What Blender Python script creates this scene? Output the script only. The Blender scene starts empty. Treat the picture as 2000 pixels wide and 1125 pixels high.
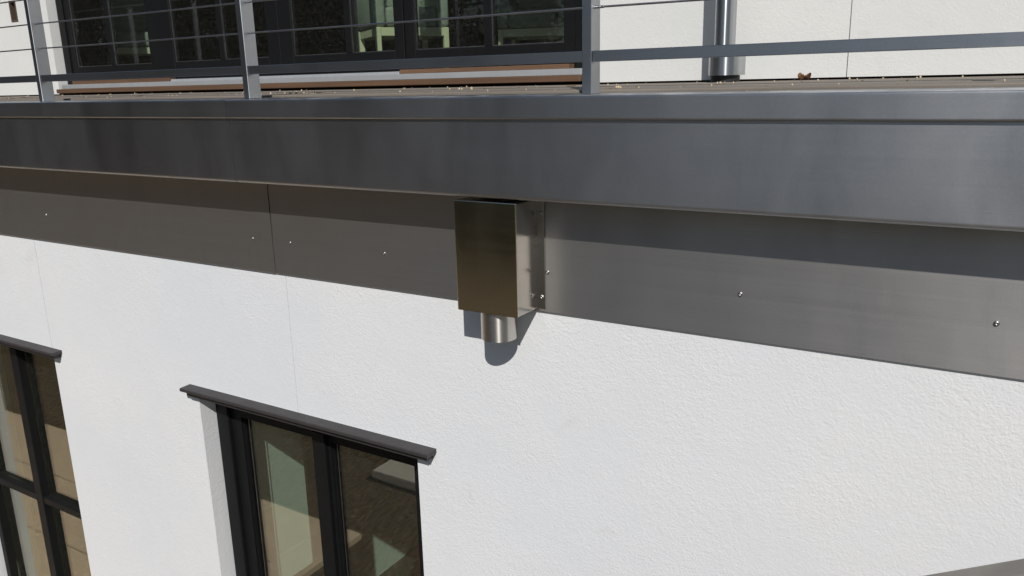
import bpy, bmesh, math, random
from mathutils import Vector, Matrix
random.seed(7)
R = math.radians
scene = bpy.context.scene
C = scene.collection
ZC = 3.2                                   # eye height above the ground; z values below are relative to the eye

# ------------------------------------------------------------------ camera
yaw, pitch, roll = R(31.992), R(14.249), R(1.395)
fwd = Vector((-math.sin(yaw)*math.cos(pitch), math.cos(yaw)*math.cos(pitch), -math.sin(pitch)))
right = fwd.cross(Vector((0, 0, 1))).normalized()
down = fwd.cross(right)
r2 = math.cos(roll)*right + math.sin(roll)*down
d2 = -math.sin(roll)*right + math.cos(roll)*down
cam_d = bpy.data.cameras.new('camera')
cam = bpy.data.objects.new('camera', cam_d); C.objects.link(cam)
M = Matrix((r2, -d2, -fwd)).transposed().to_4x4()
M.translation = (0, 0, ZC)
cam.matrix_world = M
cam_d.sensor_width = 36.0
cam_d.lens = 36.0*1591.06/2000.0
cam_d.clip_start = 0.02
cam_d.clip_end = 3000
scene.camera = cam

# ------------------------------------------------------------------ sky, sun, exposure
SUN_TO = Vector((0.57, -1.0, 1.03)).normalized()
world = bpy.data.worlds.new('World'); scene.world = world; world.use_nodes = True
wn = world.node_tree; wn.nodes.clear()
sky = wn.nodes.new('ShaderNodeTexSky'); sky.sky_type = 'NISHITA'; sky.sun_disc = False
sky.sun_elevation = math.asin(SUN_TO.z)
sky.sun_rotation = math.atan2(SUN_TO.x, SUN_TO.y)
sky.air_density = 1.0; sky.dust_density = 0.3; sky.ozone_density = 1.2
bg = wn.nodes.new('ShaderNodeBackground'); bg.inputs['Strength'].default_value = 0.06
wo = wn.nodes.new('ShaderNodeOutputWorld')
wn.links.new(sky.outputs[0], bg.inputs['Color']); wn.links.new(bg.outputs[0], wo.inputs['Surface'])
sl = bpy.data.lights.new('sun', 'SUN'); sl.energy = 3.9; sl.angle = R(0.53); sl.color = (1.0, 0.965, 0.92)
so = bpy.data.objects.new('sun', sl); C.objects.link(so)
so.rotation_euler = (-SUN_TO).to_track_quat('-Z', 'Y').to_euler(); so.location = (6, -10, 14)
vs = scene.view_settings
vs.view_transform = 'Standard'; vs.look = 'None'; vs.gamma = 1.0; vs.use_curve_mapping = False; vs.exposure = 0.0
scene.cycles.max_bounces = 10; scene.cycles.transparent_max_bounces = 16
scene.cycles.glossy_bounces = 6

# ------------------------------------------------------------------ materials
class NT:
    def __init__(s, name):
        s.m = bpy.data.materials.new(name); s.m.use_nodes = True
        s.t = s.m.node_tree; s.t.nodes.clear()
        s.out = s.n('OutputMaterial')
        s.pos = s.n('NewGeometry').outputs['Position']
    def n(s, k, **kw):
        nd = s.t.nodes.new('ShaderNode'+k)
        for a, v in kw.items(): setattr(nd, a, v)
        return nd
    def l(s, a, b): s.t.links.new(a, b)
    def mapping(s, scale):
        m = s.n('Mapping'); m.inputs['Scale'].default_value = scale; s.l(s.pos, m.inputs['Vector']); return m.outputs[0]
    def noise(s, scale, detail=3, rough=.55, vec=None, dist=0):
        nd = s.n('TexNoise'); nd.inputs['Scale'].default_value = scale; nd.inputs['Detail'].default_value = detail
        nd.inputs['Roughness'].default_value = rough; nd.inputs['Distortion'].default_value = dist
        s.l(vec or s.pos, nd.inputs['Vector']); return nd.outputs['Fac']
    def ramp(s, fac, stops):
        r = s.n('ValToRGB'); e = r.color_ramp.elements
        while len(e) < len(stops): e.new(.5)
        for el, (p, c) in zip(e, stops):
            el.position = p; el.color = (*c, 1) if len(c) == 3 else c
        s.l(fac, r.inputs[0]); return r.outputs[0]
    def rng(s, fac, a, b, lo=.3, hi=.7):
        m = s.n('MapRange'); m.inputs[1].default_value = lo; m.inputs[2].default_value = hi
        m.inputs[3].default_value = a; m.inputs[4].default_value = b; s.l(fac, m.inputs[0]); return m.outputs[0]
    def math(s, op, a, b):
        m = s.n('Math', operation=op)
        for i, v in enumerate((a, b)):
            if isinstance(v, (int, float)): m.inputs[i].default_value = v
            else: s.l(v, m.inputs[i])
        return m.outputs[0]
    def bump(s, h, strength, dist, normal=None):
        b = s.n('Bump'); b.inputs['Strength'].default_value = strength; b.inputs['Distance'].default_value = dist
        s.l(h, b.inputs['Height'])
        if normal: s.l(normal, b.inputs['Normal'])
        return b.outputs[0]
    def mixc(s, f, a, b, mode='MIX'):
        m = s.n('Mix', data_type='RGBA', blend_type=mode)
        for sock, v in ((m.inputs[0], f), (m.inputs[6], a), (m.inputs[7], b)):
            if isinstance(v, (int, float)): sock.default_value = v
            elif isinstance(v, tuple): sock.default_value = (*v, 1)
            else: s.l(v, sock)
        return m.outputs[2]
    def pbsdf(s, color, rough, metallic=0, normal=None, spec=.5, aniso=0, tangent=None):
        p = s.n('BsdfPrincipled')
        for k, v in (('Base Color', color), ('Roughness', rough), ('Metallic', metallic), ('Specular IOR Level', spec), ('Anisotropic', aniso)):
            if isinstance(v, tuple): p.inputs[k].default_value = (*v, 1)
            elif isinstance(v, (int, float)): p.inputs[k].default_value = v
            else: s.l(v, p.inputs[k])
        if normal: s.l(normal, p.inputs['Normal'])
        if tangent:
            c = s.n('CombineXYZ')
            for i in range(3): c.inputs[i].default_value = tangent[i]
            s.l(c.outputs[0], p.inputs['Tangent'])
        s.l(p.outputs[0], s.out.inputs['Surface']); return p

def stucco(name, base, grain, seed):
    t = NT(name)
    mp = t.n('Mapping'); mp.inputs['Location'].default_value = (seed, seed*.7, seed*1.3); t.l(t.pos, mp.inputs['Vector'])
    v = mp.outputs[0]
    big = t.noise(1.3, 4, .6, v); mid = t.noise(9, 4, .6, v)
    col = t.mixc(t.rng(big, 0, 1, .32, .68), tuple(c*f for c, f in zip(base, (.925, .935, .955))), tuple(c*f for c, f in zip(base, (1.01, .995, .98))))
    col = t.mixc(t.rng(mid, .05, 0, .3, .6), col, tuple(c*f for c, f in zip(base, (.80, .78, .75))))
    # faint scuffs and stains with a shape of their own
    st = t.noise(3.1, 5, .7, v, 1.2)
    col = t.mixc(t.rng(st, 0, .18, .62, .76), col, (.50, .46, .40))
    g1 = t.noise(grain, 5, .62, v, .6); g2 = t.noise(grain*.33, 3, .5, v, .4)
    vo = t.n('TexVoronoi', feature='SMOOTH_F1'); vo.inputs['Scale'].default_value = grain*.8; t.l(v, vo.inputs['Vector'])
    h = t.math('ADD', t.math('MULTIPLY', g1, 1.0), t.math('MULTIPLY', g2, .9))
    h = t.math('ADD', h, t.math('MULTIPLY', vo.outputs['Distance'], .5))
    h = t.math('MULTIPLY', h, t.rng(t.noise(2.6, 3, .6, v), .45, 1.25, .35, .65))
    t.pbsdf(col, .9, normal=t.bump(h, .34, .0032), spec=.25)
    return t.m

def steel(name, base, rough, aniso, tangent, streak=(1.2, 40, 130), var=.05, smudge=.08, metal=.88, fine_k=.06, vis=1.0):
    t = NT(name)
    s1 = t.noise(1, 5, .65, t.mapping(streak)); s2 = t.noise(2.2, 4, .6, None, .4)
    s3 = t.noise(1, 3, .6, t.mapping(tuple(c*.22 for c in streak)))
    sp = t.noise(46, 2, .5)
    r = t.math('ADD', t.rng(s1, rough-var*.5, rough+var*.5), t.rng(s2, -smudge*.5, smudge*.5))
    col = t.mixc(t.rng(s1, 0, 1), tuple(c*(1-.05*vis) for c in base), tuple(min(1, c*(1+.03*vis)) for c in base))
    col = t.mixc(t.rng(s3, 0, .12*vis), col, tuple(c*.7 for c in base))
    col = t.mixc(t.rng(s2, .0, .16, .45, .75), col, tuple(c*f for c, f in zip(base, (.76, .72, .66))))
    col = t.mixc(t.rng(sp, 0, .35, .74, .82), col, (.75, .73, .68))
    warp = t.noise(1, 3, .5, t.mapping((2.6, 2.6, 1.1)))
    cl = t.noise(1, 4, .6, t.mapping((4.2, 4.2, 1.4)), .6)
    r = t.math('ADD', r, t.rng(cl, -.06, .06))
    col = t.mixc(t.rng(cl, 0, .20, .45, .75), col, tuple(c*.72 for c in base))
    grit = t.noise(210, 2, .7)
    col = t.mixc(t.rng(grit, 0, .22), col, tuple(c*.66 for c in base))
    fine = t.noise(1, 2, .6, t.mapping((6, 300, 600)))
    nrm = t.bump(warp, .28, .010); nrm = t.bump(fine, fine_k, .0005, nrm) if fine_k else nrm
    t.pbsdf(col, r, metal, normal=nrm, aniso=aniso, tangent=tangent)
    return t.m

def plain(name, base, rough, var=.15, scale=20, metallic=0, bump=0, spec=.5):
    t = NT(name)
    a = t.noise(scale, 4, .6); b = t.noise(scale*.12, 3, .6)
    col = t.mixc(t.rng(a, 0, 1), tuple(c*(1-var) for c in base), tuple(min(1, c*(1+var)) for c in base))
    col = t.mixc(t.rng(b, 0, .3), col, tuple(c*.75 for c in base))
    n = t.bump(a, .3, bump) if bump else None
    t.pbsdf(col, t.rng(b, rough-.06, rough+.06), metallic, normal=n, spec=spec)
    return t.m

def wood(name, c0, c1, rough=.7, axis=(1.5, 30, 60)):
    t = NT(name)
    g = t.noise(1, 5, .65, t.mapping(axis), .3); b = t.noise(2.3, 3, .6)
    rnd = t.n('ObjectInfo').outputs['Random']
    col = t.mixc(t.rng(g, 0, 1, .25, .75), c0, c1)
    col = t.mixc(t.math('MULTIPLY', rnd, .35), col, tuple(c*.6 for c in c0))
    col = t.mixc(t.rng(b, 0, .3), col, tuple(c*.7 for c in c0))
    t.pbsdf(col, rough, normal=t.bump(g, .4, .001), spec=.3)
    return t.m

def glass(name, tint, f0, rtint):
    t = NT(name)
    lw = t.n('LayerWeight'); lw.inputs['Blend'].default_value = .5
    p = t.math('POWER', lw.outputs['Facing'], 5.0)
    f = t.math('ADD', t.math('MULTIPLY', p, 1-f0), f0)
    f = t.math('MINIMUM', f, 1.0)
    tr = t.n('BsdfTransparent'); tr.inputs[0].default_value = (*tint, 1)
    gl = t.n('BsdfGlossy'); gl.inputs['Roughness'].default_value = .0
    gl.inputs['Color'].default_value = (*rtint, 1)
    w = t.noise(1.4, 2, .5); t.l(t.bump(w, .05, .01), gl.inputs['Normal'])
    df = t.n('BsdfDiffuse'); df.inputs[0].default_value = (.6, .56, .5, 1)       # dust film and fine scratches
    mx = t.n('MixShader'); t.l(f, mx.inputs[0]); t.l(tr.outputs[0], mx.inputs[1]); t.l(gl.outputs[0], mx.inputs[2])
    d1 = t.noise(26, 5, .75, None, 2.5)
    mx2 = t.n('MixShader'); t.l(t.rng(d1, .004, .03, .45, .8), mx2.inputs[0]); t.l(mx.outputs[0], mx2.inputs[1]); t.l(df.outputs[0], mx2.inputs[2])
    t.l(mx2.outputs[0], t.out.inputs['Surface'])
    return t.m

def mulch_mat():
    t = NT('bark mulch')
    a = t.noise(34, 6, .75, None, 1.5); b = t.noise(3.5, 4, .6)
    v = t.n('TexVoronoi'); v.inputs['Scale'].default_value = 30; t.l(t.mapping((1, .35, 1)), v.inputs['Vector'])
    col = t.ramp(a, [(.25, (.026, .019, .012)), (.5, (.125, .090, .055)), (.72, (.28, .21, .13)), (.85, (.46, .38, .25))])
    col = t.mixc(t.rng(b, 0, .4), col, (.06, .046, .03))
    h = t.math('ADD', a, v.outputs['Distance'])
    t.pbsdf(col, .95, normal=t.bump(h, 1, .03), spec=.2)
    return t.m

def leaf_mat():
    t = NT('leaves')
    a = t.noise(1.1, 4, .6); b = t.noise(12, 2, .5)
    col = t.mixc(t.rng(a, 0, 1), (.020, .028, .010), (.058, .072, .026))
    col = t.mixc(t.rng(b, 0, .5), col, (.05, .05, .022))
    t.pbsdf(col, .6, spec=.3); return t.m

MAT = dict(
    stucco=stucco('white stucco', (.752, .765, .772), 180, 3.1),
    stucco_up=stucco('white stucco upper', (.71, .715, .69), 130, 11.7),
    groove=plain('stucco joint', (.22, .21, .20), .9),
    band=steel('brushed steel fascia', (.50, .508, .525), .43, .6, (0, 0, 1), (1.2, 40, 220), .025, .07, .985, .04, .4),
    flash=steel('brushed steel flashing', (.57, .55, .525), .52, .84, (0, 0, 1), (1.0, 40, 220), .05, .10, .92, .05, 1.0),
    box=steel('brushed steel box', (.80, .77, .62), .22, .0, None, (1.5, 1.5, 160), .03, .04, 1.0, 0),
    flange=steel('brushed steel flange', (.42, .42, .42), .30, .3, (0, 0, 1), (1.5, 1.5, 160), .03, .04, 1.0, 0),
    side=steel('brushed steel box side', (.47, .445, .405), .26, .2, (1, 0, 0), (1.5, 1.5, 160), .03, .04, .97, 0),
    pipe=steel('brushed steel pipe', (.60, .575, .54), .40, .9, (0, 0, 1), (120, 120, 2), .04, .03, .97, 0),
    rail=steel('brushed steel rail', (.45, .47, .50), .36, .7, (0, 0, 1), (1.5, 10, 30), .02, .03, .96, 0),
    downpipe=steel('rolled steel downpipe', (.42, .44, .46), .33, .9, (0, 0, 1), (60, 60, 2), .02, .02, 1.0, 0),
    oldrail=plain('weathered handrail', (.30, .28, .255), .55, .18, 9, .35),
    cable=plain('steel cable', (.40, .40, .41), .35, .2, 300, 1.0),
    screw=plain('steel screw', (.42, .41, .40), .36, .1, 200, 1.0),
    frame=plain('charcoal painted frame', (.007, .0075, .008), .55, .15, 30, 0, 0, .2),
    trim=plain('dark bronze head trim', (.040, .036, .037), .55, .15, 40, 0, .0008),
    pane=glass('green tinted pane', (.85, .925, .875), .21, (1, .93, .83)),
    pane_up=glass('door pane', (.80, .86, .82), .028, (1, 1, 1)),
    deck=wood('weathered deck plank', (.17, .145, .12), (.28, .25, .215)),
    deckdark=plain('dark deck underside', (.03, .028, .025), .9),
    sillwood=wood('stained sill wood', (.105, .058, .034), (.19, .11, .065)),
    track=plain('pale aluminium track', (.62, .64, .66), .4, .05, 15, .6),
    rubber=plain('black rubber boot', (.012, .013, .013), .6),
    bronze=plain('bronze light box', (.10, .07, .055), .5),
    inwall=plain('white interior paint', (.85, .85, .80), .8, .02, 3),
    shadewall=plain('shade darkened interior', (.035, .034, .033), .85, .05, 3),  # near-black colour stands in for the shade of the unlit rooms
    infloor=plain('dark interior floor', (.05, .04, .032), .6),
    cream=plain('cream painted wood', (.72, .66, .46), .55, .05, 10),
    fabric=plain('grey green upholstery', (.30, .31, .26), .95, .1, 90, 0, .001),
    mulch=mulch_mat(), leaf=leaf_mat(),
    bark=plain('tree bark', (.07, .052, .038), .9, .3, 15, 0, .02),
    paving=plain('tan paving', (.50, .40, .285), .85, .12, 30, 0, .003),
    concrete=plain('pale concrete', (.40, .38, .34), .85, .1, 20, 0, .002),
    seed=plain('tan seed', (.52, .42, .28), .7, .3, 60),
    dryleaf=plain('dry brown leaf', (.22, .11, .05), .7, .35, 80),
    twig=plain('brown twig', (.20, .14, .09), .8),
    roofm=plain('grey roof sheet', (.25, .25, .25), .6),
)

# ------------------------------------------------------------------ mesh helpers
def bm_box(bm, x0, x1, y0, y1, z0, z1, bev=0, seg=1):
    vs = [bm.verts.new((x, y, z+ZC)) for x in (x0, x1) for y in (y0, y1) for z in (z0, z1)]
    fs = [bm.faces.new([vs[i] for i in f]) for f in ((0,1,3,2),(4,6,7,5),(0,4,5,1),(2,3,7,6),(0,2,6,4),(1,5,7,3))]
    if bev:
        es = list({e for f in fs for e in f.edges})
        bmesh.ops.bevel(bm, geom=es, offset=bev, segments=seg, profile=.5, affect='EDGES')
    return bm
def box(*a, **k): return bm_box(bmesh.new(), *a, **k)
def prism_x(prof, x0, x1):                       # prof: closed (y, z) outline, extruded along X
    bm = bmesh.new()
    a = [bm.verts.new((x0, y, z+ZC)) for y, z in prof]; b = [bm.verts.new((x1, y, z+ZC)) for y, z in prof]
    n = len(prof)
    for i in range(n): bm.faces.new((a[i], a[(i+1) % n], b[(i+1) % n], b[i]))
    bm.faces.new(a[::-1]); bm.faces.new(b)
    return bm
def prism_z(prof, z0, z1, bm=None):              # prof: closed (x, y) outline, extruded along Z
    bm = bm or bmesh.new()
    a = [bm.verts.new((x, y, z0+ZC)) for x, y in prof]; b = [bm.verts.new((x, y, z1+ZC)) for x, y in prof]
    n = len(prof)
    for i in range(n): bm.faces.new((a[i], a[(i+1) % n], b[(i+1) % n], b[i]))
    bm.faces.new(a[::-1]); bm.faces.new(b)
    return bm
def arc(cx, cy, r, a0, a1, n):
    return [(cx+r*math.cos(R(a0+(a1-a0)*i/n)), cy+r*math.sin(R(a0+(a1-a0)*i/n))) for i in range(n+1)]
def tube(pts, rad, n=12, bm=None, cap=True, taper=None):
    bm = bm or bmesh.new(); pts = [Vector(p)+Vector((0, 0, ZC)) for p in pts]; rings = []
    for i, p in enumerate(pts):
        t = (pts[min(i+1, len(pts)-1)]-pts[max(i-1, 0)]).normalized()
        u = t.cross(Vector((0, 0, 1)) if abs(t.z) < .9 else Vector((1, 0, 0))).normalized(); v = t.cross(u)
        r = taper[i] if taper else rad
        rings.append([bm.verts.new(p+r*(math.cos(2*math.pi*k/n)*u+math.sin(2*math.pi*k/n)*v)) for k in range(n)])
    for a, b in zip(rings, rings[1:]):
        for k in range(n): bm.faces.new((a[k], a[(k+1) % n], b[(k+1) % n], b[k]))
    if cap: bm.faces.new(rings[0][::-1]); bm.faces.new(rings[-1])
    return bm
def hollow_tube_z(cx, cy, r, wall, z0, z1, n=40):
    bm = bmesh.new(); rs = []
    for rr, z in ((r, z0), (r, z1), (r-wall, z1), (r-wall, z0)):
        rs.append([bm.verts.new((cx+rr*math.cos(2*math.pi*k/n), cy+rr*math.sin(2*math.pi*k/n), z+ZC)) for k in range(n)])
    for i in range(4):
        a, b = rs[i], rs[(i+1) % 4]
        for k in range(n): bm.faces.new((a[k], a[(k+1) % n], b[(k+1) % n], b[k]))
    return bm
def slab(x0, x1, z0, z1, y0, y1, holes=()):      # wall with real openings, one closed mesh
    xs = sorted({x0, x1, *[h[0] for h in holes], *[h[1] for h in holes]}); zs = sorted({z0, z1, *[h[2] for h in holes], *[h[3] for h in holes]})
    xs = [x for x in xs if x0 <= x <= x1]; zs = [z for z in zs if z0 <= z <= z1]
    bm = bmesh.new(); V = {}
    def v(x, y, z):
        k = (x, y, z)
        if k not in V: V[k] = bm.verts.new((x, y, z+ZC))
        return V[k]
    solid = lambda i, j: 0 <= i < len(xs)-1 and 0 <= j < len(zs)-1 and not any(h[0] <= (xs[i]+xs[i+1])/2 <= h[1] and h[2] <= (zs[j]+zs[j+1])/2 <= h[3] for h in holes)
    for i in range(len(xs)-1):
        for j in range(len(zs)-1):
            if not solid(i, j): continue
            a, b, c, d = xs[i], xs[i+1], zs[j], zs[j+1]
            bm.faces.new((v(a,y0,c), v(b,y0,c), v(b,y0,d), v(a,y0,d))); bm.faces.new((v(a,y1,c), v(a,y1,d), v(b,y1,d), v(b,y1,c)))
            if not solid(i-1, j): bm.faces.new((v(a,y0,c), v(a,y0,d), v(a,y1,d), v(a,y1,c)))
            if not solid(i+1, j): bm.faces.new((v(b,y0,c), v(b,y1,c), v(b,y1,d), v(b,y0,d)))
            if not solid(i, j-1): bm.faces.new((v(a,y0,c), v(a,y1,c), v(b,y1,c), v(b,y0,c)))
            if not solid(i, j+1): bm.faces.new((v(a,y0,d), v(b,y0,d), v(b,y1,d), v(a,y1,d)))
    return bm
def finish(bm, name, mat, smooth):
    bmesh.ops.recalc_face_normals(bm, faces=bm.faces)
    me = bpy.data.meshes.new(name); bm.to_mesh(me); bm.free()
    c = [v.co for v in me.vertices]
    lo = Vector((min(p.x for p in c), min(p.y for p in c), min(p.z for p in c))); hi = Vector((max(p.x for p in c), max(p.y for p in c), max(p.z for p in c)))
    o = Vector(((lo.x+hi.x)/2, (lo.y+hi.y)/2, lo.z))
    me.transform(Matrix.Translation(-o))
    if smooth:
        for p in me.polygons: p.use_smooth = True
        me.set_sharp_from_angle(angle=R(smooth if smooth is not True else 35))
    me.materials.append(MAT[mat])
    return me, o
WORLD = {}
def place(o, p, parent):
    WORLD[o.name] = p.copy()
    if parent: o.parent = parent; o.location = p - WORLD[parent.name]
    else: o.location = p
def obj(name, bm, mat, parent=None, smooth=False, label=None):
    me, p = finish(bm, name, mat, smooth)
    o = bpy.data.objects.new(name, me); C.objects.link(o); place(o, p, parent)
    if label: o['label'] = label
    return o
def copy_at(src, parent, p):
    o = src.copy(); C.objects.link(o); o.parent = None; place(o, Vector(p), parent); return o
def tag(o, label, cat, group=None):
    o['label'] = label; o['category'] = cat; o['kind'] = 'thing'
    if group: o['group'] = group
    return o
def thing(name, label, cat, loc, group=None):
    o = bpy.data.objects.new(name, None); C.objects.link(o); o.empty_display_size = .1
    place(o, Vector((loc[0], loc[1], loc[2]+ZC)), None); return tag(o, label, cat, group)
def struct(o): o['kind'] = 'structure'; return o
def stuff(o): o['kind'] = 'stuff'; return o

X0, X1 = -13.0, 6.0
GZ = -ZC                                          # ground level
YF, YS, YB, YC = 1.900, 1.908, 1.778, 1.768       # flashing, stucco, fascia, coping faces
DECK = -0.028
YW = 4.05

# ------------------------------------------------------------------ ground and what lies in front of the house
bm = bmesh.new(); n = 90
def gh(x, y):
    h = 0
    d = max(0, -x-7.5-0.25*max(0, y+8)) if y < 1 else 0
    if y < -3.0 and x < -6: h += .22*min(d, 22)*min(1, (-3.0-y)/6)
    return h
span = [-400, -200, -100, -60] + [-45+i*1.0 for i in range(71)] + [40, 60, 100, 200, 400]
grid = {}
for i, x in enumerate(span):
    for j, y in enumerate(span):
        if y > 30 and y < 39: pass
        grid[i, j] = bm.verts.new((x, y, gh(x, y)+random.uniform(-.02, .02)*(1 if y < 0 and abs(x) < 60 else 0)))
for i in range(len(span)-1):
    for j in range(len(span)-1):
        bm.faces.new((grid[i, j], grid[i+1, j], grid[i+1, j+1], grid[i, j+1]))
struct(obj('ground', bm, 'mulch', None, 60))
pv = struct(obj('patio', box(X0, -3.77, .15, YS-.01, GZ-.05, GZ+.040), 'paving'))
px = X0
for k in range(15):
    for j in range(3):
        a = X0+k*.596; b = min(a+.593, -3.775)
        if b-a > .1: obj('paver', box(a, b, .155+j*.58, .155+j*.58+.577, GZ+.028, GZ+.045, bev=.004), 'paving', pv)
tag(obj('concrete_slab', box(-4.35, -3.45, -1.25, -.62, GZ-.02, GZ+.06, bev=.01), 'concrete'), 'pale concrete slab lying in dark mulch, mirrored in lower window', 'slab')

# ------------------------------------------------------------------ lower wall of stucco panels
lw = thing('lower_wall', 'white stucco wall of the lower storey under the steel flashing', 'wall', (-2, YS+.03, GZ))
LWZ0, LWZ1 = -2.22, -1.172                         # window openings
W1, W2 = (-4.73, -3.692), (-2.668, -1.573)
for a, b, hs in ((X0, -3.692, [(W1[0], W1[1], -3.05, LWZ1)]), (-3.689, -2.1115, [(W2[0], -2.1115, LWZ0, LWZ1)]), (-2.1098, X1, [(-2.1098, W2[1], LWZ0, LWZ1)])):
    obj('wall_panel', slab(a, b, GZ, -.50, YS, 2.062, hs), 'stucco', lw)
obj('backing_wall', slab(X0, X1, GZ, -.50, 2.065, 2.352, [(W1[0]-.4, W1[1]+.12, -3.04, -1.10), (-2.60, W2[1]-.03, -2.17, -1.20)]), 'inwall', lw)
obj('inner_sill', box(-2.598, W2[1]-.032, 2.066, 2.37, -2.169, -2.15), 'frame', lw)
# rooms behind the lower windows
for nm, b, m in (('room_floor', box(X0+.1, X1-.1, 2.355, 7, GZ+.05, GZ+.15), 'infloor'), ('room_ceiling', box(X0+.1, X1-.1, 2.355, 7, -.50, -.40), 'shadewall'),
                 ('partition_wall', box(-3.32, -3.20, 2.354, 7, GZ+.152, -.502), 'inwall'), ('back_wall', box(X0+.1, X1-.1, 7.002, 7.1, GZ, -.3), 'shadewall'),
                 ('end_wall', box(X0, X0+.098, 2.356, 7.1, GZ, -.3), 'shadewall'), ('end_wall', box(X1-.098, X1, 2.356, 7.1, GZ, -.3), 'shadewall')):
    struct(obj(nm, b, m))

# ------------------------------------------------------------------ lower windows
def head_trim(parent, x0, x1):
    p = [(YS+.03, -1.172), (YS+.03, -1.137), (1.862, -1.139), (1.8585, -1.1415), (1.8585, -1.151), (1.861, -1.153), (1.874, -1.153), (1.874, -1.172)]
    t = obj('head_trim', prism_x(p[1:6]+[(1.874, -1.153), (YS+.03, -1.153)], x0, x1), 'trim', parent)
    obj('moulding', box(x0+.016, x1-.016, 1.876, YS+.028, -1.173, -1.1535), 'trim', t)
def window_parts(w, x0, x1, z0, z1, style):
    yf = 1.977
    # outer frame
    st = .070 if style == 'mullion' else .045
    for a, b in ((x0, x0+st), (x1-st, x1)): obj('jamb', box(a+.001, b, yf, 2.06, z0, z1, bev=.003), 'frame', w)
    obj('frame_head', box(x0+st, x1-st, yf+.001, 2.06, z1-.062, z1, bev=.003), 'frame', w)
    obj('frame_sill', box(x0+st, x1-st, yf+.001, 2.06, z0, z0+.06, bev=.003), 'frame', w)
    a0, a1 = x0+st, x1-st; b0, b1 = z0+.06, z1-.062
    if style == 'mullion':
        xm = -2.100
        obj('mullion', box(xm-.03, xm+.03, yf+.002, 2.055, b0, b1, bev=.003), 'frame', w)
        for s0, s1 in ((a0, xm-.03), (xm+.03, a1)):
            sash = obj('sash', slab(s0+.003, s1-.003, b0+.003, b1-.003, yf+.018, 2.045, [(s0+.058 if s0 == a0 else s0+.018, s1-.018, b0+.045, b1-.035)]), 'frame', w)
            obj('glazing_bead', slab(s0+.052 if s0 == a0 else s0+.014, s1-.013, b0+.040, b1-.030, yf+.026, yf+.036, [(s0+.066 if s0 == a0 else s0+.025, s1-.024, b0+.052, b1-.042)]), 'frame', sash)
            obj('pane', box(s0+.01, s1-.01, 2.018, 2.024, b0+.01, b1-.01), 'pane', sash)
        for xx in (x0+.152, xm+.062):
            obj('gasket', box(xx, xx+.0013, yf+.033, yf+.037, b0+.05, b1-.045), 'cable', w)
    else:
        xm, zm = -4.208, -2.078
        obj('muntin', box(xm-.032, xm+.032, yf+.002, 2.05, b0, b1, bev=.003), 'frame', w)
        for s0, s1 in ((a0, xm-.032), (xm+.032, a1)):
            obj('muntin', box(s0, s1, yf+.006, 2.05, zm-.02, zm+.02, bev=.003), 'frame', w)
            for c0, c1 in ((b0, zm-.02), (zm+.02, b1)):
                obj('pane', box(s0+.001, s1-.001, 2.018, 2.024, c0+.001, c1-.001), 'pane', w)
w2 = thing('window', 'dark framed two pane window below the steel rainwater box', 'window', (-2.12, 1.977, LWZ0))
window_parts(w2, W2[0], W2[1], LWZ0, LWZ1-.007, 'mullion'); head_trim(w2, -2.713, -1.493)
w1 = thing('window', 'dark window with crossed muntins at the left edge of the white wall', 'window', (-4.2, 1.977, LWZ0))
z1b = LWZ0; window_parts(w1, W1[0], W1[1], -3.05, LWZ1-.007, 'muntin'); head_trim(w1, -4.80, -3.613)

# ------------------------------------------------------------------ steel flashing behind the box
XS = -2.148
fl = thing('wall_flashing', 'brushed steel flashing strip screwed over the top of the lower stucco wall', 'flashing', (-2, YF, -.626))
for i, (a, b) in enumerate(((X0, XS-4.8), (XS-4.798, XS-.0016), (XS+.0016, XS+4.8), (XS+4.802, X1))):
    d = .0012*(i % 2)
    obj('flashing_panel', prism_x([(YF-d, -.2), (YF-d, -.6245+d), (YF-d+.0012, -.6260), (YF+.0075, -.6260), (YF+.0075, -.2)], a, b), 'flash', fl)
def screw_mesh(r=.0085, h=.004):
    bm = bmesh.new(); rings = []
    for rr, hh in ((r, 0), (r*.95, h*.5), (r*.62, h*.95), (r*.28, h), (r*.22, h*.35)):
        rings.append([bm.verts.new((rr*math.cos(2*math.pi*k/12), -hh, rr*math.sin(2*math.pi*k/12))) for k in range(12)])
    for a, b in zip(rings, rings[1:]):
        for k in range(12): bm.faces.new((a[k], a[(k+1) % 12], b[(k+1) % 12], b[k]))
    bm.faces.new(rings[-1])
    bmesh.ops.recalc_face_normals(bm, faces=bm.faces)
    me = bpy.data.meshes.new('screw'); bm.to_mesh(me); bm.free(); me.materials.append(MAT['screw'])
    for p in me.polygons: p.use_smooth = True
    return me
SCREW = screw_mesh()
def screw(parent, x, y, z, s=1.0, rx=0, rz=0):
    o = bpy.data.objects.new('screw', SCREW); C.objects.link(o); place(o, Vector((x, y, z+ZC)), parent)
    o.scale = (s, s, s); o.rotation_euler = (rx, random.uniform(0, 3), rz); return o
for x in (-3.54, -2.247, -2.064, -1.652, -1.070, -.538, -.004, .53):
    screw(fl, x, YF-.0005-(.0012 if x < XS else 0), -.511, .72, random.uniform(-.12, .12), random.uniform(-.12, .12))

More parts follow.
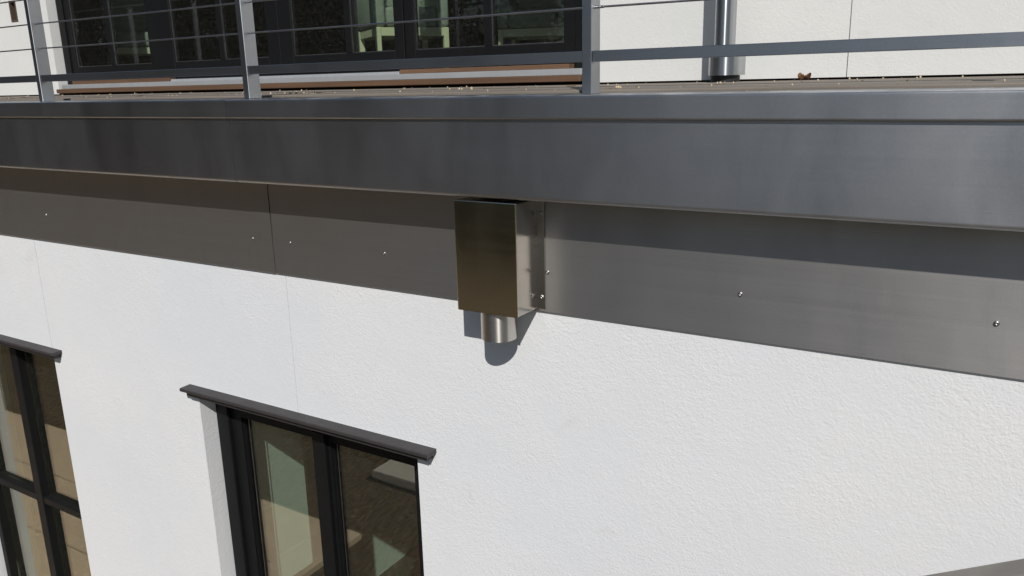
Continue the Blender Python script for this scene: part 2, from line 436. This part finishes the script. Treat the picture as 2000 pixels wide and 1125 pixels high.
# ------------------------------------------------------------------ fascia band and coping
fb = thing('fascia_band', 'wide brushed steel fascia band along the balcony edge', 'fascia', (-2, YB, -.298))
rr = .011
def band_prof(d): return [(YB+d, -.070), (YB+d, -.298+rr+.0008), (YB+d, -.298+rr)] + [(YB+d+rr-rr*math.cos(R(t)), -.298+rr-rr*math.sin(R(t))) for t in (15, 30, 45, 60, 75, 90)] + [(YB+d+rr+.0008, -.298), (YF+.02, -.298), (YF+.02, -.070)]
for i, (a, b) in enumerate(((X0, XS-4.85), (XS-4.848, XS-.009), (XS-.0075, XS+4.8), (XS+4.802, X1))):
    obj('fascia_panel', prism_x(band_prof(.0012*((i+1) % 2)), a, b), 'band', fb, 40)
cp = thing('coping', 'folded steel coping capping the balcony edge above the fascia band', 'coping', (-2, YC, -.094))
r3 = .0055
def cap_prof(d):
    y = YC+d
    return ([(y, -.0364-d-.004), (y, -.0364-d-.0048), (y, -.0939+r3+.0008), (y, -.0939+r3)] + [(y+r3-r3*math.cos(R(t)), -.0939+r3-r3*math.sin(R(t))) for t in (22, 45, 67, 90)] +
            [(YB+.003, -.0939), (YB+.003, -.075), (1.99, -.075), (1.99, -.0345-d), (y+.006, -.03639-d)] + [(y+.004-.004*math.sin(R(t)), -.0364-d-.004+.004*math.cos(R(t))) for t in (0, 22, 45, 67)])
for i, (a, b) in enumerate(((X0, XS-4.8), (XS-4.798, XS-.006), (XS-.0045, XS+4.8), (XS+4.802, X1))):
    obj('coping_panel', prism_x(cap_prof(.001*((i+1) % 2)), a, b), 'band', cp, 40)

# ------------------------------------------------------------------ rainwater box with outlet pipe
BX0, BX1, BY, BZ0, BZ1 = -1.2965, -1.1015, 1.788, -.6165, -.3095
rb = thing('rainwater_box', 'square brushed steel rainwater box with short round outlet under the fascia', 'rainwater box', ((BX0+BX1)/2, YF, BZ0))
bm = box(BX0, BX1, BY+.0035, YF-.0012, BZ0, BZ1, bev=.0025, seg=2)
obj('body', bm, 'side', rb)
obj('front_plate', box(BX0-.001, BX1+.001, BY, BY+.0032, BZ0-.0015, BZ1+.001, bev=.0022, seg=2), 'box', rb)
for a, b in ((BX1-.0005, BX1+.0245), (BX0-.0245, BX0+.0005)):
    f = obj('flange', box(a, b, YF-.0036, YF-.0013, BZ0+.001, BZ1-.002, bev=.0006), 'flange', rb)
    xm = BX1+.0145 if a > BX0 else BX0-.0145
    for z in (-.349, -.583): screw(f, xm, YF-.0038, z, .82)
obj('outlet_pipe', hollow_tube_z(-1.2, 1.846, .0505, .0025, -.702, BZ0+.002, 48), 'pipe', rb, 40)

# ------------------------------------------------------------------ deck
dk = struct(obj('deck', box(X0, X1, 1.992, 10.9, -.30, -.062), 'deckdark'))
y = 1.995
while y < YW+.2:
    obj('plank', box(X0, X1, y, y+.135, -.060, DECK+random.uniform(-.0008, .0008), bev=.0025), 'deck', dk)
    y += .140

# ------------------------------------------------------------------ railing
PX = [-2.1425+1.2125*k for k in range(-9, 5)]
rl = thing('cable_railing', 'steel balcony railing with flat posts and thin horizontal cables', 'railing', (-2, 1.875, -.036))
posts = [-3.3455, -2.1475, -.9255]
bars = [p for p in PX if p < -4 or p > 0] + posts
first = None
for p in sorted(bars):
    bmx = box(p-.0125, p+.0125, 1.850, 1.900, -.0355, .985, bev=.0012)
    if first is None: first = obj('post', bmx, 'rail', rl)
    else:
        bmx.free(); c = copy_at(first, rl, (p, 1.875, -.0355+ZC))
sb = sorted(bars)
for a, b in zip(sb, sb[1:]):
    obj('bottom_rail', box(a+.0132, b-.0132, 1.8535, 1.8795, .041, .067, bev=.0015), 'rail', rl)
obj('top_rail', box(X0, X1, 1.845, 1.905, .986, 1.00, bev=.003), 'rail', rl)
cz = [.1685+.0930*k for k in range(9)]
for z in cz:
    pts = []
    for a, b in zip(sb, sb[1:]):
        for t in (0, .25, .5, .75): pts.append((a+(b-a)*t, 1.875, z-.0016*math.sin(math.pi*t)))
    pts.append((sb[-1], 1.875, z))
    obj('cable', tube(pts, .0026, 8), 'cable', rl, 40)
fer = None
for p in posts:
    for z in cz[:4]:
        if fer is None: fer = obj('ferrule', tube([(p+.0127, 1.875, z), (p+.034, 1.875, z)], .0034, 10), 'cable', rl, 40)
        else: copy_at(fer, rl, (p+.02335, 1.875, z-.0036+ZC))

# ------------------------------------------------------------------ upper wall
OX0, OX1, OZ0, OZ1 = -7.02, -2.05, -.018, 2.25
uw = thing('upper_wall', 'white stucco wall of the upper storey behind the balcony', 'wall', (-2, YW+.1, -.018))
obj('wall_panel', slab(X0, -.7150, -.018, 2.6, YW, YW+.2, [(OX0, OX1, OZ0, OZ1), (-7.575, -7.485, .605, .765)]), 'stucco_up', uw)
obj('wall_panel', slab(-.7108, X1, -.018, 2.6, YW, YW+.2), 'stucco_up', uw)
obj('joint_backing', box(-.74, -.69, YW+.006, YW+.19, -.017, 2.59) if False else box(-.7148, -.7110, YW+.006, YW+.19, -.017, 2.59), 'groove', uw)
tag(obj('roof', box(X0, X1, YW-.02, 10.9, 2.602, 2.78, bev=.01), 'roofm'), 'grey roof slab over the upper storey', 'roof')
for nm, b, m in (('upper_floor', box(X0, X1, YW+.202, 10.8, -.06, .03), 'infloor'), ('upper_back_wall', box(X0, X1, 10.802, 10.9, -.05, 2.6), 'shadewall'),
                 ('upper_side_wall', box(X0, X0+.1, YW+.203, 10.8, .032, 2.6), 'shadewall'), ('upper_side_wall', box(-1.9, -1.8, YW+.203, 10.8, .032, 2.6), 'shadewall')):
    struct(obj(nm, b, m))
# recessed bronze light
wl = thing('wall_light', 'small bronze recessed light box in upper wall left of the doors', 'light', (-7.53, YW, .605))
obj('trim_ring', slab(-7.582, -7.478, .598, .772, YW-.004, YW+.004, [(-7.567, -7.493, .613, .757)]), 'bronze', wl)
obj('housing', slab(-7.5745, -7.4855, .6055, .7645, YW+.0045, YW+.075, [(-7.566, -7.494, .614, .756)]), 'bronze', wl)
obj('lens', box(-7.5745, -7.4855, YW+.0755, YW+.085, .6055, .7645), 'bronze', wl)

# ------------------------------------------------------------------ sliding doors
df = thing('door_frame', 'charcoal frame round the wide sliding doors with pale track and wooden sill', 'door frame', (-4.5, YW+.1, -.018))
obj('jamb', box(OX0+.001, OX0+.085, 4.13, 4.245, .055, OZ1-.001, bev=.003), 'frame', df)
obj('jamb', box(OX1-.085, OX1-.001, 4.13, 4.245, .055, OZ1-.001, bev=.003), 'frame', df)
obj('frame_head', box(OX0+.085, OX1-.085, 4.131, 4.245, OZ1-.08, OZ1-.001, bev=.003), 'frame', df)
obj('sill_board', box(OX0+.004, OX1-.004, 4.020, 4.245, -.011, .0225, bev=.003), 'sillwood', df)
obj('track', box(OX0+.06, OX1-.004, 4.040, 4.245, .0235, .058, bev=.002), 'track', df)
obj('threshold_strip', box(-6.84, -5.56, 4.065, 4.128, .0585, .086, bev=.002), 'sillwood', df)
obj('threshold_strip', box(-3.32, OX1-.09, 4.065, 4.128, .0585, .084, bev=.002), 'sillwood', df)
obj('track_rib', box(-5.55, -3.33, 4.070, 4.128, .0585, .074, bev=.002), 'track', df)
leaves = [(-6.864, -5.859, -6.36), (-5.559, -4.535, -5.02), (-4.290, -3.401, -3.790), (-3.247, -2.212, -2.714)]
edges = [OX0+.086, -5.709, -4.4125, -3.324, OX1-.086]
names = ['charcoal glazed sliding door nearest the left jamb', 'charcoal glazed sliding door second from the left jamb', 'charcoal glazed sliding door second from the right jamb', 'charcoal glazed sliding door nearest the right jamb']
for i, (g0, g1, mx) in enumerate(leaves):
    e0, e1 = edges[i]+.002, edges[i+1]-.002
    yf = 4.134 if i in (1, 2) else 4.142
    d = thing('sliding_door', names[i], 'door', ((e0+e1)/2, yf, .062), 'glazed sliding doors of the upper storey')
    obj('stile', box(e0, g0, yf, yf+.045, .0885, OZ1-.084, bev=.003), 'frame', d)
    obj('stile', box(g1, e1, yf, yf+.045, .0885, OZ1-.084, bev=.003), 'frame', d)
    obj('bottom_rail', box(g0, g1, yf+.001, yf+.045, .0885, .200, bev=.003), 'frame', d)
    obj('top_rail', box(g0, g1, yf+.001, yf+.045, OZ1-.20, OZ1-.084, bev=.003), 'frame', d)
    obj('muntin', box(mx-.028, mx+.028, yf+.006, yf+.04, .200, OZ1-.20, bev=.003), 'frame', d)
    obj('kick_plate', box(e0, e1, yf+.006, yf+.04, .0870 if i in (0, 3) else .0750, .0880), 'frame', d)
    for a, b in ((g0, mx-.028), (mx+.028, g1)):
        p = obj('pane', box(a-.004, b+.004, yf+.020, yf+.026, .196, OZ1-.196), 'pane_up', d)
        obj('bead', box(a, b, yf+.010, yf+.019, .200, .2055), 'cable', p)
        obj('bead', box(a, a+.005, yf+.010, yf+.019, .206, OZ1-.20), 'cable', p)

# ------------------------------------------------------------------ armchairs inside the upper room
def armchair(x, y, rz, label):
    t = thing('armchair', label, 'armchair', (0, 0, 0), 'armchairs inside the upper room')
    for sx in (-1, 1):
        for sy in (-1, 1):
            obj('leg', box(sx*.33-.025, sx*.33+.025, sy*.33-.025, sy*.33+.025, 0, .36, bev=.004), 'cream', t)
    for s in (-1, 1):
        obj('apron', box(-.305, .305, s*.33-.02, s*.33+.02, .30, .358, bev=.003), 'cream', t)
        obj('apron', box(s*.33-.02, s*.33+.02, -.305, .305, .301, .357, bev=.003), 'cream', t)
        obj('armrest', box(s*.31-.06, s*.31+.06, -.34, .30, .362, .60, bev=.03, seg=3), 'fabric', t, 60)
    obj('seat', box(-.245, .245, -.36, .20, .362, .50, bev=.035, seg=3), 'fabric', t, 60)
    obj('backrest', box(-.36, .36, .205, .36, .363, .95, bev=.05, seg=3), 'fabric', t, 60)
    for z in (.58, .70, .82): obj('channel', box(-.33, .33, .192, .21, z-.045, z+.045, bev=.008, seg=2), 'fabric', t, 60)
    t.scale = (.8, .8, 1.05); t.location = (x, y, .031+ZC); t.rotation_euler = (0, 0, R(rz)); return t
armchair(-4.21, 5.22, 55, 'sunlit cream legged armchair behind the middle doors of the upper room')
armchair(-3.55, 6.2, 20, 'armchair in deep shade behind the right hand sliding door')
armchair(-7.75, 5.35, 60, 'grey green armchair behind the leftmost sliding door')

# ------------------------------------------------------------------ downpipe on the upper wall
dp = thing('downpipe', 'steel downpipe with wide sleeve standing on the deck by the upper wall', 'downpipe', (-1.21, 3.82, DECK))
def u_prof(cx, cy, r, yb, n=24): return arc(cx, cy, r, 180, 360, n) + [(cx+r, cy+.001), (cx+r, yb), (cx-r, yb), (cx-r, cy+.001)]
obj('pipe', prism_z(u_prof(-1.213, 3.82, .041, 3.866), .09, 2.55), 'downpipe', dp, 25)
obj('sleeve', prism_z(u_prof(-1.207, 3.825, .070, 3.92), .003, .092), 'downpipe', dp, 25)
obj('back_plate', box(-1.315, -1.142, 3.921, 3.927, .004, .12, bev=.001), 'downpipe', dp)
obj('wall_bracket', box(-1.23, -1.19, 3.928, YW-.001, .03, .075, bev=.003), 'downpipe', dp)
obj('wall_bracket', box(-1.23, -1.19, 3.867, YW-.001, 1.2, 1.25, bev=.003), 'downpipe', dp)
obj('boot', prism_z(arc(-1.207, 3.845, .066, 0, 360, 28)[:-1], DECK-.001, .0025), 'rubber', dp, 40)
for z in (.02, .075): screw(dp, -1.283, 3.9205, z, .6)

# ------------------------------------------------------------------ litter on the deck
bm = bmesh.new()
def lump(bm, x, y, z, s, tall=1.0):
    m = bmesh.ops.create_icosphere(bm, subdivisions=1, radius=s)
    a = random.uniform(0, 6.28)
    for v in m['verts']:
        c = v.co; c.x *= random.uniform(.6, 1.1); c.y *= random.uniform(.6, 1.1); c.z *= tall*random.uniform(.7, 1.2)
        xx, yy = c.x*math.cos(a)-c.y*math.sin(a), c.x*math.sin(a)+c.y*math.cos(a)
        c.x, c.y, c.z = xx+x, yy+y, c.z+z+s*.6+ZC
for k in range(100):
    yy = random.choice((random.uniform(2.0, 2.4), random.uniform(2.2, 3.95), random.uniform(3.3, 3.98)))
    xx = -yy*random.uniform(0.0, 2.0)
    if k % 3 == 0: xx = -yy*random.uniform(.55, 1.9)
    lump(bm, xx, yy, DECK, random.uniform(.0022, .0042)*yy/2.6, random.uniform(.7, 1.5))
for cx_, cy_, k in ((-1.82, 2.05*1.25, 4), (-1.05, 2.2, 5), (-2.35, 2.25, 5), (-.93, 3.0, 4)):
    for _ in range(k): lump(bm, cx_+random.gauss(0, .03), cy_+random.gauss(0, .03), DECK, random.uniform(.004, .007), 1)
stuff(tag(obj('seed_litter', bm, 'seed', None, 60), 'tan seeds and husks scattered over the grey deck', 'litter'))
bm = bmesh.new()
for k in range(46):
    yy = random.uniform(2.0, 3.98); lump(bm, -yy*random.uniform(0.0, 1.9), yy, DECK, random.uniform(.002, .0045)*yy/2.6, random.uniform(.5, 1.0))
stuff(tag(obj('bark_crumbs', bm, 'twig', None, 60), 'dark brown bark crumbs scattered among the seeds on the deck', 'litter'))
def dead_leaf(x, y, size, rz, label):
    bm = bmesh.new(); n = 8; rows = []
    for i in range(n+1):
        t = i/n; w = math.sin(math.pi*min(1, t*1.02+.02))**.8*.42*(1+.25*math.sin(9*t))
        row = []
        for j in range(-3, 4):
            u = j/3
            px_, py_ = (t-.5)*size, u*w*size
            pz = size*(.22*abs(u)**1.5 + .16*math.sin(math.pi*t)*.7 + .13*math.sin(9*t+4*u))
            row.append(bm.verts.new((px_, py_, pz)))
        rows.append(row)
    for a, b in zip(rows, rows[1:]):
        for j in range(6): bm.faces.new((a[j], a[j+1], b[j+1], b[j]))
    ext = bmesh.ops.solidify(bm, geom=bm.faces[:], thickness=.0012)
    rot = Matrix.Rotation(rz, 4, 'Z')
    bm.transform(rot); lo = min(v.co.z for v in bm.verts)
    bm.transform(Matrix.Translation((x, y, DECK+ZC-lo+.001)))
    return tag(obj('dead_leaf', bm, 'dryleaf', None, 60), label, 'leaf')
dead_leaf(-.80, 3.62, .062, 1.1, 'curled rusty brown dead leaf on the deck right of the downpipe')
dead_leaf(-1.13, 2.25, .022, 1.4, 'tiny crumpled brown leaf beside the right railing post')
tag(obj('twig', tube([(-4.55, 2.45, DECK+.003), (-4.51, 2.40, DECK+.007), (-4.46, 2.30, DECK+.003)], .0022, 6), 'seed'), 'thin pale twig on the deck between left and middle posts', 'twig')
tag(obj('bark_flake', box(-1.70, -1.665, 3.20, 3.225, DECK, DECK+.006, bev=.002), 'twig'), 'dark bark flake on the deck left of the downpipe', 'flake')

# ------------------------------------------------------------------ stair handrail at the lower right
sr = thing('stair_handrail', 'sloping weathered metal stair handrail at the lower right corner', 'handrail', (.6, 1.45, GZ))
sl_ = (-.863+.957)/(.086+.083)
def zr(x): return -.957+(x+.083)*sl_
bm = bmesh.new()
x_a, x_b = -1.9, 2.6
yy0, yy1 = 1.540, 1.600
prof = [(yy0, -.030), (yy0, -.003), (yy0+.003, 0), (yy1-.003, 0), (yy1, -.003), (yy1, -.030)]
A = [bm.verts.new((x_a, y, zr(x_a)+z+ZC)) for y, z in prof]; B = [bm.verts.new((x_b, y, zr(x_b)+z+ZC)) for y, z in prof]
for i in range(6): bm.faces.new((A[i], A[(i+1) % 6], B[(i+1) % 6], B[i]))
bm.faces.new(A[::-1]); bm.faces.new(B)
obj('rail_bar', bm, 'oldrail', sr)
for x in (-1.7, .75, 2.4):
    obj('post', box(x-.02, x+.02, 1.55, 1.59, GZ, zr(x)-.034, bev=.002), 'rail', sr)

# ------------------------------------------------------------------ trees on the slope, mirrored in glass and steel
def tree(x, y, h, rad, label, seed, n, kind='tree'):
    rnd = random.Random(seed); base = gh(x, y)-ZC
    t = thing('evergreen_'+kind, label, kind, (x, y, base), kind+'s on the slope opposite the house')
    pts = [(x, y, base-.1), (x+rnd.uniform(-.2, .2), y+.1, base+h*.3), (x+rnd.uniform(-.4, .4), y, base+h*.65), (x, y+rnd.uniform(-.3, .3), base+h*.93)]
    bm = tube(pts, .2, 8, taper=[.26, .2, .12, .03])
    for k in range(9):
        a = rnd.uniform(0, 6.28); z = base+h*rnd.uniform(.15, .8); L = rad*rnd.uniform(.5, .85)
        tube([(x, y, z), (x+L*.5*math.cos(a), y+L*.5*math.sin(a), z+.35), (x+L*math.cos(a), y+L*math.sin(a), z+.5)], .05, 5, bm, taper=[.08, .05, .02])
    obj('trunk', bm, 'bark', t, 60)
    vs_, fs_ = [], []
    cl = [(rnd.uniform(0, 6.28), rnd.uniform(.04, 1)**.9, rnd.uniform(.3, 1)**.6) for _ in range(46)]
    for k in range(n):
        a, u, q = cl[rnd.randrange(len(cl))]
        prof = rad*(math.sin(math.pi*min(1, .12+u*.86))**.75)
        c = Vector((x+prof*q*math.cos(a), y+prof*q*math.sin(a), base+h*(.04+.94*u)))
        c += Vector((rnd.gauss(0, .42), rnd.gauss(0, .42), rnd.gauss(0, .34)))
        s = rnd.uniform(.09, .21)
        d1 = Vector((rnd.uniform(-1, 1), rnd.uniform(-1, 1), rnd.uniform(-.6, .6))).normalized(); d3 = d1.cross(Vector((rnd.uniform(-1, 1), rnd.uniform(-1, 1), 1))).normalized()
        i = len(vs_)
        vs_ += [c-d1*s, c+d3*s*.45, c+d1*s, c-d3*s*.45]; fs_.append((i, i+1, i+2, i+3))
    me = bpy.data.meshes.new('crown'); me.from_pydata([v+Vector((0, 0, ZC))-Vector((x, y, base+ZC)) for v in vs_], [], fs_); me.materials.append(MAT['leaf'])
    o = bpy.data.objects.new('crown', me); C.objects.link(o); place(o, Vector((x, y, base+ZC)), t)
for i, (x, y, h, r_, lb) in enumerate(((-10.5, -13.0, 10.5, 2.9, 'tree at the open end of the row opposite the house'), (-14.5, -10.0, 11.5, 3.1, 'second tree of the row opposite the house'),
        (-18.5, -7.5, 10.0, 2.9, 'third tree of the row opposite the house'), (-23.5, -6.5, 12.0, 3.3, 'tall fourth tree of the row opposite the house'),
        (-29.0, -5.0, 11.0, 3.2, 'farthest left tree of the row opposite the house'), (-17.0, -14.5, 13.0, 3.4, 'tall tree behind the row opposite the house'),
        (-25.0, -12.5, 13.5, 3.5, 'tallest tree behind the row opposite the house'))):
    tree(x, y, h, r_, lb, 40+i, 20000)

# unseen low shrubs, added to darken what the steel reflects under the skyline
for i, (x, y, h, r_, lb) in enumerate(((-11.2, -11.6, 2.3, 2.3, 'leftmost unseen shrub added opposite the house to darken steel reflections'), (-8.0, -10.8, 1.5, 2.0, 'low unseen shrub added beside the tall trees to darken steel reflections'),
        (-5.0, -12.6, 1.9, 2.2, 'broad unseen shrub added to darken the reflection in the rainwater box'), (-1.6, -21.0, 3.5, 2.8, 'unseen shrub added opposite the downpipe to darken steel reflections'), (2.8, -22.0, 3.6, 2.9, 'rightmost unseen shrub added opposite the house to darken steel reflections'))):
    tree(x, y, h, r_, lb, 80+i, 12000, 'shrub')
